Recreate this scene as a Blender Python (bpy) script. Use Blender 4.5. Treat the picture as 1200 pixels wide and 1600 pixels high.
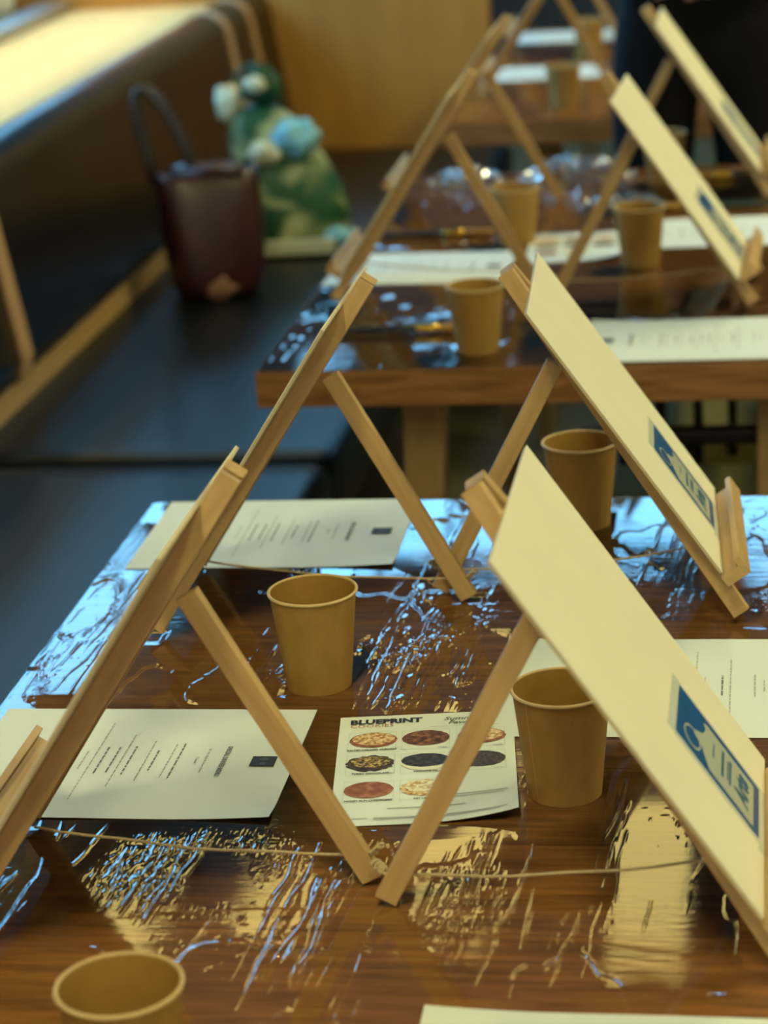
import bpy, math, random
import numpy as np
from mathutils import Vector, Matrix

random.seed(7)
rng = np.random.default_rng(11)
for o in list(bpy.data.objects):
    bpy.data.objects.remove(o)
SC = bpy.context.scene
COL = SC.collection
TZ = 0.74                                     # height of the table tops

# ------------------------------------------------------------------ camera
def setup_camera():
    f, pitch, roll, yaw = 3678.6, math.radians(18.5203), math.radians(-3.7449), math.radians(-9.8639)
    cy, sy, cp, sp = math.cos(yaw), math.sin(yaw), math.cos(pitch), math.sin(pitch)
    fw = Vector((sy * cp, cy * cp, -sp)); rt = Vector((cy, -sy, 0)); up = rt.cross(fw)
    r2 = math.cos(roll) * rt + math.sin(roll) * up
    u2 = -math.sin(roll) * rt + math.cos(roll) * up
    cam = bpy.data.cameras.new('camera')
    cam.sensor_fit = 'VERTICAL'; cam.sensor_height = 36.0; cam.lens = f / 1600 * 36
    cam.clip_start = 0.05; cam.clip_end = 60
    cam.dof.use_dof = True; cam.dof.focus_distance = 1.95; cam.dof.aperture_fstop = 5.6
    ob = bpy.data.objects.new('camera', cam); COL.objects.link(ob)
    m = Matrix(((r2.x, u2.x, -fw.x, 0), (r2.y, u2.y, -fw.y, 0), (r2.z, u2.z, -fw.z, TZ + 0.81126), (0, 0, 0, 1)))
    ob.matrix_world = m
    SC.camera = ob
setup_camera()

# ------------------------------------------------------------------ world, exposure
W = bpy.data.worlds.new('world'); SC.world = W; W.use_nodes = True
W.node_tree.nodes['Background'].inputs[0].default_value = (1.0, 0.90, 0.66, 1)
W.node_tree.nodes['Background'].inputs[1].default_value = 0.30
SC.view_settings.view_transform = 'Standard'; SC.view_settings.look = 'None'
SC.view_settings.exposure = 1.0; SC.view_settings.gamma = 1.0
SC.view_settings.use_curve_mapping = False
LAMP_WARM = (1.0, 0.93, 0.45); LAMP_POWER = 23.0          # ceiling panels
SKY_BLUE = (0.20, 0.60, 1.0); SKY_POWER = 4.0             # daylight in the high windows

# ------------------------------------------------------------------ materials
def newmat(name):
    m = bpy.data.materials.new(name); m.use_nodes = True
    return m, m.node_tree, m.node_tree.nodes['Principled BSDF']
def lin(c):
    return tuple(((v / 255) / 12.92 if v / 255 < 0.04045 else ((v / 255 + 0.055) / 1.055) ** 2.4) for v in c) + (1,)
def N(nt, t, **kw):
    n = nt.nodes.new(t)
    for k, v in kw.items(): setattr(n, k, v)
    return n
def ramp(nt, stops):
    r = N(nt, 'ShaderNodeValToRGB'); e = r.color_ramp.elements
    while len(e) < len(stops): e.new(0.5)
    for i, (p, c) in enumerate(stops):
        e[i].position = p; e[i].color = c if len(c) == 4 else tuple(c) + (1,)
    return r
def noise_mat(name, c1, c2, scale=20, stretch=(1, 1, 1), rough=0.6, detail=4, bump=0.0, bscale=None, spec=0.5, coord='Object', rand=0.0, coat=0.0, dist=0.0):
    m, nt, b = newmat(name)
    tc = N(nt, 'ShaderNodeTexCoord'); mp = N(nt, 'ShaderNodeMapping'); mp.inputs['Scale'].default_value = stretch
    nz = N(nt, 'ShaderNodeTexNoise'); nz.inputs['Scale'].default_value = scale; nz.inputs['Detail'].default_value = detail
    nz.inputs['Distortion'].default_value = dist
    nt.links.new(tc.outputs[coord], mp.inputs[0]); nt.links.new(mp.outputs[0], nz.inputs['Vector'])
    r = ramp(nt, [(0.3, c1), (0.7, c2)]); nt.links.new(nz.outputs[0], r.inputs[0])
    col = r.outputs[0]
    if rand:
        oi = N(nt, 'ShaderNodeObjectInfo'); hs = N(nt, 'ShaderNodeHueSaturation')
        mr = N(nt, 'ShaderNodeMapRange'); mr.inputs['To Min'].default_value = 1 - rand; mr.inputs['To Max'].default_value = 1 + rand
        nt.links.new(oi.outputs['Random'], mr.inputs[0]); nt.links.new(mr.outputs[0], hs.inputs['Value'])
        nt.links.new(col, hs.inputs['Color']); col = hs.outputs[0]
        ad = N(nt, 'ShaderNodeVectorMath', operation='ADD'); sc = N(nt, 'ShaderNodeVectorMath', operation='SCALE')
        cb = N(nt, 'ShaderNodeCombineXYZ'); nt.links.new(oi.outputs['Random'], cb.inputs[0]); nt.links.new(oi.outputs['Random'], cb.inputs[2])
        nt.links.new(cb.outputs[0], sc.inputs[0]); sc.inputs['Scale'].default_value = 7.3
        nt.links.new(tc.outputs[coord], ad.inputs[0]); nt.links.new(sc.outputs[0], ad.inputs[1]); nt.links.new(ad.outputs[0], mp.inputs[0])
    nt.links.new(col, b.inputs['Base Color'])
    b.inputs['Roughness'].default_value = rough
    b.inputs['Specular IOR Level'].default_value = spec
    b.inputs['Coat Weight'].default_value = coat; b.inputs['Coat Roughness'].default_value = 0.08
    if bump:
        n2 = N(nt, 'ShaderNodeTexNoise'); n2.inputs['Scale'].default_value = bscale or scale * 4; n2.inputs['Detail'].default_value = 3
        nt.links.new(mp.outputs[0], n2.inputs['Vector'])
        bp = N(nt, 'ShaderNodeBump'); bp.inputs['Strength'].default_value = bump; bp.inputs['Distance'].default_value = 0.001
        nt.links.new(n2.outputs[0], bp.inputs['Height']); nt.links.new(bp.outputs[0], b.inputs['Normal'])
    return m
def plain(name, c, rough=0.5, metal=0.0, spec=0.5):
    m, nt, b = newmat(name)
    nz = N(nt, 'ShaderNodeTexNoise'); nz.inputs['Scale'].default_value = 60
    r = ramp(nt, [(0.3, tuple(v * 0.93 for v in c[:3])), (0.7, tuple(min(1, v * 1.05) for v in c[:3]))])
    nt.links.new(nz.outputs[0], r.inputs[0]); nt.links.new(r.outputs[0], b.inputs['Base Color'])
    b.inputs['Roughness'].default_value = rough; b.inputs['Metallic'].default_value = metal; b.inputs['Specular IOR Level'].default_value = spec
    return m
def emit(name, c, s):
    m, nt, b = newmat(name); nt.nodes.remove(b)
    e = N(nt, 'ShaderNodeEmission'); e.inputs[0].default_value = tuple(c) + (1,); e.inputs[1].default_value = s
    nt.links.new(e.outputs[0], nt.nodes['Material Output'].inputs[0])
    return m

M = {}
M['table'] = noise_mat('walnut_table_wood', (0.19, 0.079, 0.025), (0.46, 0.215, 0.074), scale=9, stretch=(1.2, 14, 14), rough=0.33, detail=7, bump=0.08, rand=0.16, dist=0.6, coord='Object')
M['leg'] = noise_mat('oak_leg_wood', (0.28, 0.175, 0.07), (0.36, 0.235, 0.10), scale=12, stretch=(8, 8, 1), rough=0.5)
def pine(name, rot_y, axis):
    m = noise_mat(name, (0.47, 0.295, 0.125), (0.60, 0.395, 0.185), scale=9, rough=0.55, detail=6, bump=0.05, rand=0.08)
    mp = [n for n in m.node_tree.nodes if n.type == 'MAPPING'][0]; mp.vector_type = 'TEXTURE'
    mp.inputs['Rotation'].default_value = (0, rot_y, 0)
    mp.inputs['Scale'].default_value = tuple(1.0 if i == axis else 0.09 for i in range(3))
    return m
M['pine_front'] = pine('pine_front_leg', math.radians(56), 0); M['pine_rear'] = pine('pine_rear_leg', math.radians(-61.6), 0); M['pine_y'] = pine('pine_ledge', 0.0, 1)
M['pine_end'] = noise_mat('pine_end_grain', (0.40, 0.25, 0.11), (0.54, 0.36, 0.17), scale=90, rough=0.7)
M['canvas'] = noise_mat('primed_canvas', (0.815, 0.785, 0.655), (0.84, 0.81, 0.68), scale=12, rough=0.85, bump=0.35, bscale=900, spec=0.2)
M['board'] = noise_mat('panel_back_board', (0.52, 0.43, 0.28), (0.60, 0.50, 0.34), scale=60, rough=0.85)
M['kraft'] = noise_mat('kraft_paper', (0.33, 0.185, 0.048), (0.39, 0.225, 0.066), scale=70, stretch=(1, 1, 0.5), rough=0.75, bump=0.12, bscale=260, spec=0.25)
M['kraft_in'] = noise_mat('kraft_paper_inside', (0.36, 0.20, 0.045), (0.40, 0.23, 0.06), scale=60, rough=0.6, spec=0.3)
M['kraft_rim'] = noise_mat('kraft_paper_rim', (0.58, 0.41, 0.19), (0.66, 0.47, 0.23), scale=90, rough=0.6)
M['paper'] = noise_mat('white_paper', (0.73, 0.775, 0.74), (0.76, 0.805, 0.77), scale=12, rough=0.8, spec=0.2)
M['ink'] = plain('grey_ink', (0.20, 0.20, 0.19), 0.8)
M['ink_soft'] = plain('soft_grey_ink', (0.44, 0.45, 0.42), 0.8)
M['ink_mark'] = plain('faded_ink', (0.07, 0.07, 0.075), 0.7)
M['ink_dark'] = plain('black_ink', (0.02, 0.02, 0.025), 0.7)
M['ink_red'] = plain('brown_ink', (0.45, 0.20, 0.12), 0.8)
M['frame_ink'] = plain('pale_grey_ink', (0.60, 0.62, 0.58), 0.8)
M['photo_bg'] = plain('photo_background', (0.70, 0.71, 0.65), 0.8)
M['blue'] = noise_mat('label_blue', (0.0, 0.075, 0.30), (0.0, 0.105, 0.38), scale=25, rough=0.3)
M['label_white'] = plain('label_panel', (0.48, 0.52, 0.46), 0.35)
M['label_teal'] = plain('label_teal', (0.02, 0.13, 0.28), 0.35)
M['sleeve'] = plain('cellophane_edge', (0.72, 0.76, 0.72), 0.2)
M['vinyl'] = noise_mat('black_vinyl', (0.004, 0.006, 0.009), (0.007, 0.010, 0.014), scale=5, rough=0.36, bump=0.05, bscale=220, spec=0.22)
M['vinyl_back'] = noise_mat('black_vinyl_back', (0.004, 0.006, 0.009), (0.007, 0.010, 0.014), scale=5, rough=0.22, bump=0.03, bscale=220, spec=0.38)
M['strap'] = noise_mat('tan_leather', (0.46, 0.27, 0.13), (0.54, 0.33, 0.17), scale=40, rough=0.5)
M['trimwood'] = noise_mat('tan_trim_wood', (0.42, 0.26, 0.09), (0.52, 0.33, 0.13), scale=10, stretch=(10, 1, 10), rough=0.5)
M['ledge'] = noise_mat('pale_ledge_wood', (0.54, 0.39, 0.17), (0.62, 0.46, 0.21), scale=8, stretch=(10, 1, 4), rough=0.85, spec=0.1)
M['ochre'] = noise_mat('ochre_panel', (0.47, 0.215, 0.036), (0.54, 0.26, 0.048), scale=4, stretch=(6, 1, 1), rough=0.6)
M['darkwall'] = noise_mat('dark_wall', (0.012, 0.010, 0.008), (0.018, 0.015, 0.012), scale=3, rough=0.7)
M['wall'] = noise_mat('tan_wall', (0.34, 0.25, 0.13), (0.40, 0.30, 0.17), scale=3, rough=0.8)
M['ceil'] = noise_mat('dark_ceiling', (0.05, 0.038, 0.026), (0.065, 0.05, 0.034), scale=3, rough=0.9)
M['floor'] = noise_mat('olive_floor', (0.10, 0.085, 0.04), (0.14, 0.12, 0.06), scale=6, rough=0.6)
M['olive'] = noise_mat('olive_upholstery', (0.30, 0.26, 0.08), (0.36, 0.31, 0.11), scale=40, rough=0.85)
M['steel'] = plain('dark_steel', (0.015, 0.014, 0.013), 0.4, 0.6)
M['grey_metal'] = plain('brushed_grey_metal', (0.36, 0.37, 0.37), 0.35, 0.7)
M['cream'] = plain('cream_ceramic', (0.78, 0.74, 0.60), 0.45)
M['navy'] = plain('navy_lacquer', (0.008, 0.02, 0.05), 0.25)
M['teal'] = plain('teal_lacquer', (0.02, 0.05, 0.055), 0.3)
M['gold'] = plain('brass_ferrule', (0.85, 0.52, 0.06), 0.3, 0.85)
M['bristle'] = noise_mat('amber_bristle', (0.45, 0.22, 0.04), (0.60, 0.32, 0.07), scale=30, stretch=(1, 20, 20), rough=0.6)
M['string'] = noise_mat('cotton_string', (0.50, 0.38, 0.22), (0.62, 0.49, 0.30), scale=300, rough=0.9)
M['maroon'] = noise_mat('maroon_leather', (0.030, 0.006, 0.008), (0.055, 0.012, 0.014), scale=14, rough=0.33, bump=0.15, bscale=90, spec=0.6)
M['handle'] = noise_mat('dark_handle_leather', (0.03, 0.02, 0.02), (0.05, 0.035, 0.03), scale=20, rough=0.4)
M['buff'] = plain('buff_leather', (0.28, 0.14, 0.09), 0.5)
M['tissue'] = plain('cream_tissue', (0.80, 0.77, 0.52), 0.7)
M['cyan'] = noise_mat('sky_blue_patch', (0.18, 0.55, 0.66), (0.36, 0.74, 0.84), scale=20, rough=0.5)
M['green'] = noise_mat('green_fabric', (0.006, 0.05, 0.018), (0.012, 0.085, 0.034), scale=30, rough=0.6)
M['pane'] = emit('daylight_pane', SKY_BLUE, SKY_POWER)
M['lamp'] = emit('warm_lamp', LAMP_WARM, LAMP_POWER)
M['lamp_dim'] = emit('warm_lamp_dimmed', (1.0, 0.78, 0.24), 2.2)
M['lamp_ledge'] = emit('warm_ledge_lamp', (1.0, 0.78, 0.36), 21.0)
M['skin'] = noise_mat('skin', (0.42, 0.20, 0.13), (0.48, 0.24, 0.16), scale=30, rough=0.5)
M['black_cloth'] = noise_mat('black_cloth', (0.004, 0.004, 0.005), (0.007, 0.007, 0.008), scale=60, rough=0.85, spec=0.2)
M['hair'] = plain('dark_hair', (0.012, 0.008, 0.006), 0.5)
M['eye'] = plain('eye_white', (0.7, 0.68, 0.64), 0.3)

def bag_pattern():
    m, nt, b = newmat('leaf_print_fabric')
    tc = N(nt, 'ShaderNodeTexCoord')
    mp = N(nt, 'ShaderNodeMapping'); mp.inputs['Scale'].default_value = (9, 9, 12)
    nz = N(nt, 'ShaderNodeTexNoise'); nz.inputs['Scale'].default_value = 1.0; nz.inputs['Detail'].default_value = 1.0; nz.inputs['Distortion'].default_value = 0.8
    nt.links.new(tc.outputs['Object'], mp.inputs[0]); nt.links.new(mp.outputs[0], nz.inputs['Vector'])
    r = ramp(nt, [(0.0, (0.006, 0.055, 0.02)), (0.50, (0.012, 0.09, 0.035)), (0.56, (0.20, 0.25, 0.10)), (0.66, (0.50, 0.52, 0.26))])
    nt.links.new(nz.outputs[0], r.inputs[0]); nt.links.new(r.outputs[0], b.inputs['Base Color']); b.inputs['Roughness'].default_value = 0.55
    return m
M['bag'] = bag_pattern()

def cookie_mat(name, c1, c2, c3, scale):
    m, nt, b = newmat(name)
    nz = N(nt, 'ShaderNodeTexNoise'); nz.inputs['Scale'].default_value = scale; nz.inputs['Detail'].default_value = 3
    tc = N(nt, 'ShaderNodeTexCoord'); nt.links.new(tc.outputs['Object'], nz.inputs['Vector'])
    r = ramp(nt, [(0.35, c1), (0.5, c2), (0.66, c3)]); nt.links.new(nz.outputs[0], r.inputs[0]); nt.links.new(r.outputs[0], b.inputs['Base Color'])
    b.inputs['Roughness'].default_value = 0.7
    return m
M['ck_lattice'] = cookie_mat('print_lattice_cookie', (0.35, 0.12, 0.04), (0.66, 0.42, 0.18), (0.80, 0.68, 0.42), 260)
M['ck_brown'] = cookie_mat('print_brown_cookie', (0.05, 0.015, 0.01), (0.16, 0.05, 0.02), (0.34, 0.14, 0.05), 160)
M['ck_pecan'] = cookie_mat('print_pecan_cookie', (0.02, 0.01, 0.005), (0.22, 0.13, 0.03), (0.66, 0.50, 0.20), 330)
M['ck_dark'] = cookie_mat('print_dark_cookie', (0.012, 0.011, 0.013), (0.03, 0.027, 0.03), (0.07, 0.06, 0.06), 200)
M['ck_cocoa'] = cookie_mat('print_cocoa_cookie', (0.025, 0.013, 0.013), (0.055, 0.03, 0.028), (0.10, 0.06, 0.05), 300)
M['ck_red'] = cookie_mat('print_red_cookie', (0.22, 0.06, 0.03), (0.30, 0.10, 0.045), (0.44, 0.18, 0.08), 120)
M['ck_cream'] = cookie_mat('print_cream_cookie', (0.50, 0.28, 0.10), (0.74, 0.66, 0.42), (0.84, 0.82, 0.66), 220)
M['ck_white'] = plain('print_cream_filling', (0.80, 0.76, 0.62), 0.7)

def film_mat(name, rough, bump):
    m, nt, b = newmat(name); nt.nodes.remove(b)
    out = nt.nodes['Material Output']
    tc = N(nt, 'ShaderNodeTexCoord')
    mp = N(nt, 'ShaderNodeMapping'); mp.inputs['Scale'].default_value = (0.6, 4.0, 1)
    nz = N(nt, 'ShaderNodeTexNoise'); nz.inputs['Scale'].default_value = 60; nz.inputs['Detail'].default_value = 4
    nt.links.new(tc.outputs['Object'], mp.inputs[0]); nt.links.new(mp.outputs[0], nz.inputs['Vector'])
    n2 = N(nt, 'ShaderNodeTexNoise'); n2.inputs['Scale'].default_value = 7; n2.inputs['Detail'].default_value = 2
    nt.links.new(tc.outputs['Object'], n2.inputs['Vector'])
    r2 = ramp(nt, [(0.46, (0.06, 0.06, 0.06)), (0.60, (1, 1, 1))]); nt.links.new(n2.outputs[0], r2.inputs[0])
    ml = N(nt, 'ShaderNodeMath', operation='MULTIPLY'); ml.inputs[1].default_value = bump
    nt.links.new(r2.outputs[0], ml.inputs[0])
    bp = N(nt, 'ShaderNodeBump'); bp.inputs['Distance'].default_value = 0.002
    nt.links.new(nz.outputs[0], bp.inputs['Height']); nt.links.new(ml.outputs[0], bp.inputs['Strength'])
    gl = N(nt, 'ShaderNodeBsdfGlossy'); gl.inputs['Roughness'].default_value = rough; gl.inputs['Color'].default_value = (1, 1, 1, 1)
    nt.links.new(bp.outputs[0], gl.inputs['Normal'])
    tr = N(nt, 'ShaderNodeBsdfTransparent'); tr.inputs[0].default_value = (0.97, 0.97, 0.97, 1)
    fr = N(nt, 'ShaderNodeFresnel'); fr.inputs['IOR'].default_value = 1.58
    nt.links.new(bp.outputs[0], fr.inputs['Normal'])
    mx = N(nt, 'ShaderNodeMixShader')
    nt.links.new(fr.outputs[0], mx.inputs[0]); nt.links.new(tr.outputs[0], mx.inputs[1]); nt.links.new(gl.outputs[0], mx.inputs[2])
    nt.links.new(mx.outputs[0], out.inputs[0])
    return m
M['film'] = film_mat('plastic_film', 0.035, 0.05)
M['film_crumpled'] = film_mat('crumpled_plastic_film', 0.10, 0.4)

# ------------------------------------------------------------------ mesh building
class MB:
    def __init__(self): self.v = []; self.f = []; self.mi = []
    def add(self, vs, fs, mi=0):
        n = len(self.v); self.v += [tuple(v) for v in vs]; self.f += [tuple(i + n for i in f) for f in fs]; self.mi += [mi] * len(fs)
        return self
    def box(self, c, s, rot=None, mi=0):
        hx, hy, hz = s[0] / 2, s[1] / 2, s[2] / 2
        vs = [Vector((x, y, z)) for z in (-hz, hz) for x, y in ((-hx, -hy), (hx, -hy), (hx, hy), (-hx, hy))]
        if rot is not None: vs = [rot @ v for v in vs]
        vs = [v + Vector(c) for v in vs]
        return self.add(vs, [(3, 2, 1, 0), (4, 5, 6, 7), (0, 1, 5, 4), (1, 2, 6, 5), (2, 3, 7, 6), (3, 0, 4, 7)], mi)
    def bar(self, a, b, u, w, d, w2=None, d2=None, endmi=None):
        """bar from a to b; u = direction of its width w, the depth d is square to it"""
        a, b, u = Vector(a), Vector(b), Vector(u); ax = (b - a).normalized()
        u = (u - ax * u.dot(ax)).normalized(); n = ax.cross(u)
        w2 = w if w2 is None else w2; d2 = d if d2 is None else d2
        vs = [a - u * w / 2 - n * d / 2, a + u * w / 2 - n * d / 2, a + u * w / 2 + n * d / 2, a - u * w / 2 + n * d / 2,
              b - u * w2 / 2 - n * d2 / 2, b + u * w2 / 2 - n * d2 / 2, b + u * w2 / 2 + n * d2 / 2, b - u * w2 / 2 + n * d2 / 2]
        self.add(vs, [(0, 1, 5, 4), (1, 2, 6, 5), (2, 3, 7, 6), (3, 0, 4, 7)])
        return self.add(vs, [(3, 2, 1, 0), (4, 5, 6, 7)], 0 if endmi is None else endmi)
    def tube(self, pts, r, n=8, close=False):
        pts = [Vector(p) for p in pts]; rs = r if isinstance(r, (list, tuple)) else [r] * len(pts)
        vs = []; fs = []; prev = None
        for i, p in enumerate(pts):
            t = (pts[min(i + 1, len(pts) - 1)] - pts[max(i - 1, 0)]).normalized()
            if prev is None:
                prev = t.orthogonal().normalized()
            u = (prev - t * prev.dot(t)).normalized(); prev = u; w = t.cross(u)
            for k in range(n):
                a = 2 * math.pi * k / n
                vs.append(p + (u * math.cos(a) + w * math.sin(a)) * rs[i])
        for i in range(len(pts) - 1):
            for k in range(n):
                fs.append((i * n + k, i * n + (k + 1) % n, (i + 1) * n + (k + 1) % n, (i + 1) * n + k))
        fs.append(tuple(range(n - 1, -1, -1))); fs.append(tuple((len(pts) - 1) * n + k for k in range(n)))
        return self.add(vs, fs)
    def lathe(self, prof, n=48, c=(0, 0, 0)):
        vs = []; fs = []
        for r, z in prof:
            for k in range(n):
                a = 2 * math.pi * k / n; vs.append((c[0] + r * math.cos(a), c[1] + r * math.sin(a), c[2] + z))
        for i in range(len(prof) - 1):
            for k in range(n):
                fs.append((i * n + k, i * n + (k + 1) % n, (i + 1) * n + (k + 1) % n, (i + 1) * n + k))
        if prof[0][0] > 1e-6 and False: pass
        return self.add(vs, fs)
    def disc(self, c, r, n=48, ry=None, up=True):
        ry = r if ry is None else ry
        vs = [(c[0] + r * math.cos(2 * math.pi * k / n), c[1] + ry * math.sin(2 * math.pi * k / n), c[2]) for k in range(n)]
        return self.add(vs, [tuple(range(n)) if up else tuple(range(n - 1, -1, -1))])
    def extrude_y(self, prof, y0, y1, cap=True, ny=1):
        """closed profile of (x, z) pairs swept from y0 to y1"""
        n = len(prof); vs = []; fs = []
        for j in range(ny + 1):
            y = y0 + (y1 - y0) * j / ny
            vs += [(x, y, z) for x, z in prof]
        for j in range(ny):
            for k in range(n):
                fs.append((j * n + k, j * n + (k + 1) % n, (j + 1) * n + (k + 1) % n, (j + 1) * n + k))
        if cap: fs += [tuple(range(n)), tuple(ny * n + k for k in range(n - 1, -1, -1))]
        return self.add(vs, fs)
    def build(self, name, mat, parent=None, smooth=False, bevel=0.0, subsurf=0, fix=True):
        me = bpy.data.meshes.new(name); me.from_pydata(self.v, [], self.f)
        mats = mat if isinstance(mat, (list, tuple)) else [mat]
        for m in mats: me.materials.append(m)
        me.polygons.foreach_set('material_index', self.mi)
        if smooth: me.polygons.foreach_set('use_smooth', [True] * len(me.polygons))
        if fix:
            import bmesh
            bm = bmesh.new(); bm.from_mesh(me); bmesh.ops.recalc_face_normals(bm, faces=bm.faces); bm.to_mesh(me); bm.free()
        me.update()
        ob = bpy.data.objects.new(name, me); COL.objects.link(ob)
        if parent is not None: ob.parent = parent
        if bevel:
            b = ob.modifiers.new('bevel', 'BEVEL'); b.width = bevel; b.segments = 2; b.limit_method = 'ANGLE'
        if subsurf:
            s = ob.modifiers.new('subsurf', 'SUBSURF'); s.levels = subsurf; s.render_levels = subsurf
        return ob
def empty(name, loc=(0, 0, 0), rz=0.0):
    o = bpy.data.objects.new(name, None); COL.objects.link(o); o.empty_display_size = 0.05
    o.location = loc; o.rotation_euler = (0, 0, rz)
    return o
def tag(o, label, cat, group=None):
    o['label'] = label; o['category'] = cat
    if group: o['group'] = group
    return o
def struct(o):
    o['kind'] = 'structure'; return o
def copy_tree(o, parent=None):
    c = o.copy(); COL.objects.link(c); c.parent = parent
    for ch in list(o.children): copy_tree(ch, c)
    return c
def text_mesh(s, size, align='CENTER', bold=0.0, shear=0.0, squash=1.0):
    cu = bpy.data.curves.new('glyphs', 'FONT'); cu.body = s; cu.size = size; cu.align_x = align; cu.align_y = 'CENTER'
    cu.offset = bold; cu.shear = shear; cu.resolution_u = 2
    ob = bpy.data.objects.new('glyphs', cu); COL.objects.link(ob)
    dg = bpy.context.evaluated_depsgraph_get(); dg.update()
    me = bpy.data.meshes.new_from_object(ob.evaluated_get(dg))
    vs = [(v.co.x * squash, v.co.y) for v in me.vertices]; fs = [tuple(p.vertices) for p in me.polygons]
    bpy.data.objects.remove(ob); bpy.data.curves.remove(cu); bpy.data.meshes.remove(me)
    return vs, fs

# ------------------------------------------------------------------ the room
X_L, X_R, Y_N, Y_F, Z_C = -2.25, 3.6, -2.6, 9.0, 3.4
struct(MB().box(((X_L + X_R) / 2, (Y_N + Y_F) / 2, -0.05), (X_R - X_L, Y_F - Y_N, 0.1)).build('floor', M['floor']))
struct(MB().box(((X_L + X_R) / 2, (Y_N + Y_F) / 2, Z_C + 0.05), (X_R - X_L + 0.3, Y_F - Y_N + 0.3, 0.1)).build('ceiling', M['ceil']))
def wall_with_openings(name, axis, pos, a0, a1, holes, mat, thick=0.14):
    """wall in the plane axis=pos from a0 to a1, cut by holes (b0, b1, z0, z1) that do not overlap along b"""
    mb = MB(); cur = a0
    def blk(b0, b1, z0, z1):
        if b1 - b0 < 1e-4 or z1 - z0 < 1e-4: return
        c = ((b0 + b1) / 2, (z0 + z1) / 2)
        if axis == 'x': mb.box((pos, c[0], c[1]), (thick, b1 - b0, z1 - z0))
        else: mb.box((c[0], pos, c[1]), (b1 - b0, thick, z1 - z0))
    for b0, b1, z0, z1 in holes:
        blk(cur, b0, 0, Z_C); blk(b0, b1, 0, z0); blk(b0, b1, z1, Z_C); cur = b1
    blk(cur, a1, 0, Z_C)
    return struct(mb.build(name, mat))
LW = [(3.4, 5.4, 1.22, 3.10), (5.6, 8.7, 1.22, 3.10)]
FW = [(-1.95, -0.95, 2.40, 3.24), (-0.70, 0.55, 2.40, 3.24), (0.80, 2.0, 2.40, 3.24)]
wall_with_openings('wall_left', 'x', X_L - 0.07, Y_N, Y_F, LW, M['wall'])
wall_with_openings('wall_far', 'y', Y_F + 0.07, X_L - 0.14, X_R + 0.14, FW, M['darkwall'])
struct(MB().box((X_R + 0.07, (Y_N + Y_F) / 2, Z_C / 2), (0.14, Y_F - Y_N, Z_C)).build('wall_right', M['wall']))
def window(n, axis, pos, b0, b1, z0, z1):
    w = struct(empty('window_%d' % n, (0, 0, 0)))
    def bx(mb, bb0, bb1, zz0, zz1, t, off=0.0):
        c = ((bb0 + bb1) / 2, (zz0 + zz1) / 2)
        if axis == 'x': mb.box((pos + off, c[0], c[1]), (t, bb1 - bb0, zz1 - zz0))
        else: mb.box((c[0], pos + off, c[1]), (bb1 - bb0, t, zz1 - zz0))
        return mb
    fr = MB(); t = 0.05
    bx(fr, b0, b1, z0, z0 + t, 0.06); bx(fr, b0, b1, z1 - t, z1, 0.06); bx(fr, b0, b0 + t, z0 + t, z1 - t, 0.06); bx(fr, b1 - t, b1, z0 + t, z1 - t, 0.06)
    fr.build('window_frame', M['steel'], w)
    k = 3; wd = (b1 - b0 - 2 * t) / k
    s = -1 if axis == 'x' else 1
    for i in range(k):
        bx(MB(), b0 + t + i * wd + 0.012, b0 + t + (i + 1) * wd - 0.012, z0 + t, z1 - t, 0.008, s * 0.02).build('pane', M['pane'], w)
        if i: bx(MB(), b0 + t + i * wd - 0.012, b0 + t + i * wd + 0.012, z0 + t, z1 - t, 0.05).build('mullion', M['steel'], w)
n = 1
for b in LW: window(n, 'x', X_L - 0.05, *b); n += 1
for b in FW: window(n, 'y', Y_F + 0.05, *b); n += 1

# ceiling light panels
def ceiling_light(x, y, label, lx=0.24, ly=1.1, dim=False):
    t = empty('ceiling_light', (x, y, Z_C - 0.03)); tag(t, label, 'light', 'warm ceiling light panels')
    fr = MB(); e = 0.02
    for sx in (-1, 1): fr.box((sx * (lx / 2 + e / 2), 0, 0), (e, ly + 2 * e, 0.06))
    for sy in (-1, 1): fr.box((0, sy * (ly / 2 + e / 2), 0), (lx, e, 0.06))
    fr.build('frame', M['steel'], t)
    MB().box((0, 0, 0.004), (lx, ly, 0.02)).build('diffuser', M['lamp_dim' if dim else 'lamp'], t)
for x, y, l in ((-0.38, 6.55, 'fourth warm ceiling panel from the window wall, far end'), (-1.0, 6.75, 'third warm ceiling panel from the window wall, far end'),
                (-1.50, 6.6, 'second warm ceiling panel from the window wall, far end'), (-1.98, 6.1, 'warm ceiling panel nearest the bench windows, far end'), (0.55, 6.2, 'warm ceiling panel over the standing person'),
                (2.5, 3.7, 'warm ceiling panel to the right of the middle table'), (1.9, 1.6, 'warm ceiling panel to the right of the near table'),
                (-0.55, 0.3, 'warm ceiling panel above the camera side of the near table'), (0.5, -1.2, 'warm ceiling panel farthest behind the near table'),
                (0.75, 4.85, 'added unseen warm ceiling panel brightening the middle and far tables')):  # last panel is an unseen extra, added to warm and brighten the far tables
    ceiling_light(x, y, l, lx=0.44 if x > 2 else 0.20 if x > 1 else 0.24, dim=y > 5)

# end panel of the bench and far dark partition
pn = struct(MB().box((-1.51, 6.69, 0.53), (1.48, 0.06, 1.06)).build('wall_end', M['ochre'], bevel=0.004))

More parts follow.
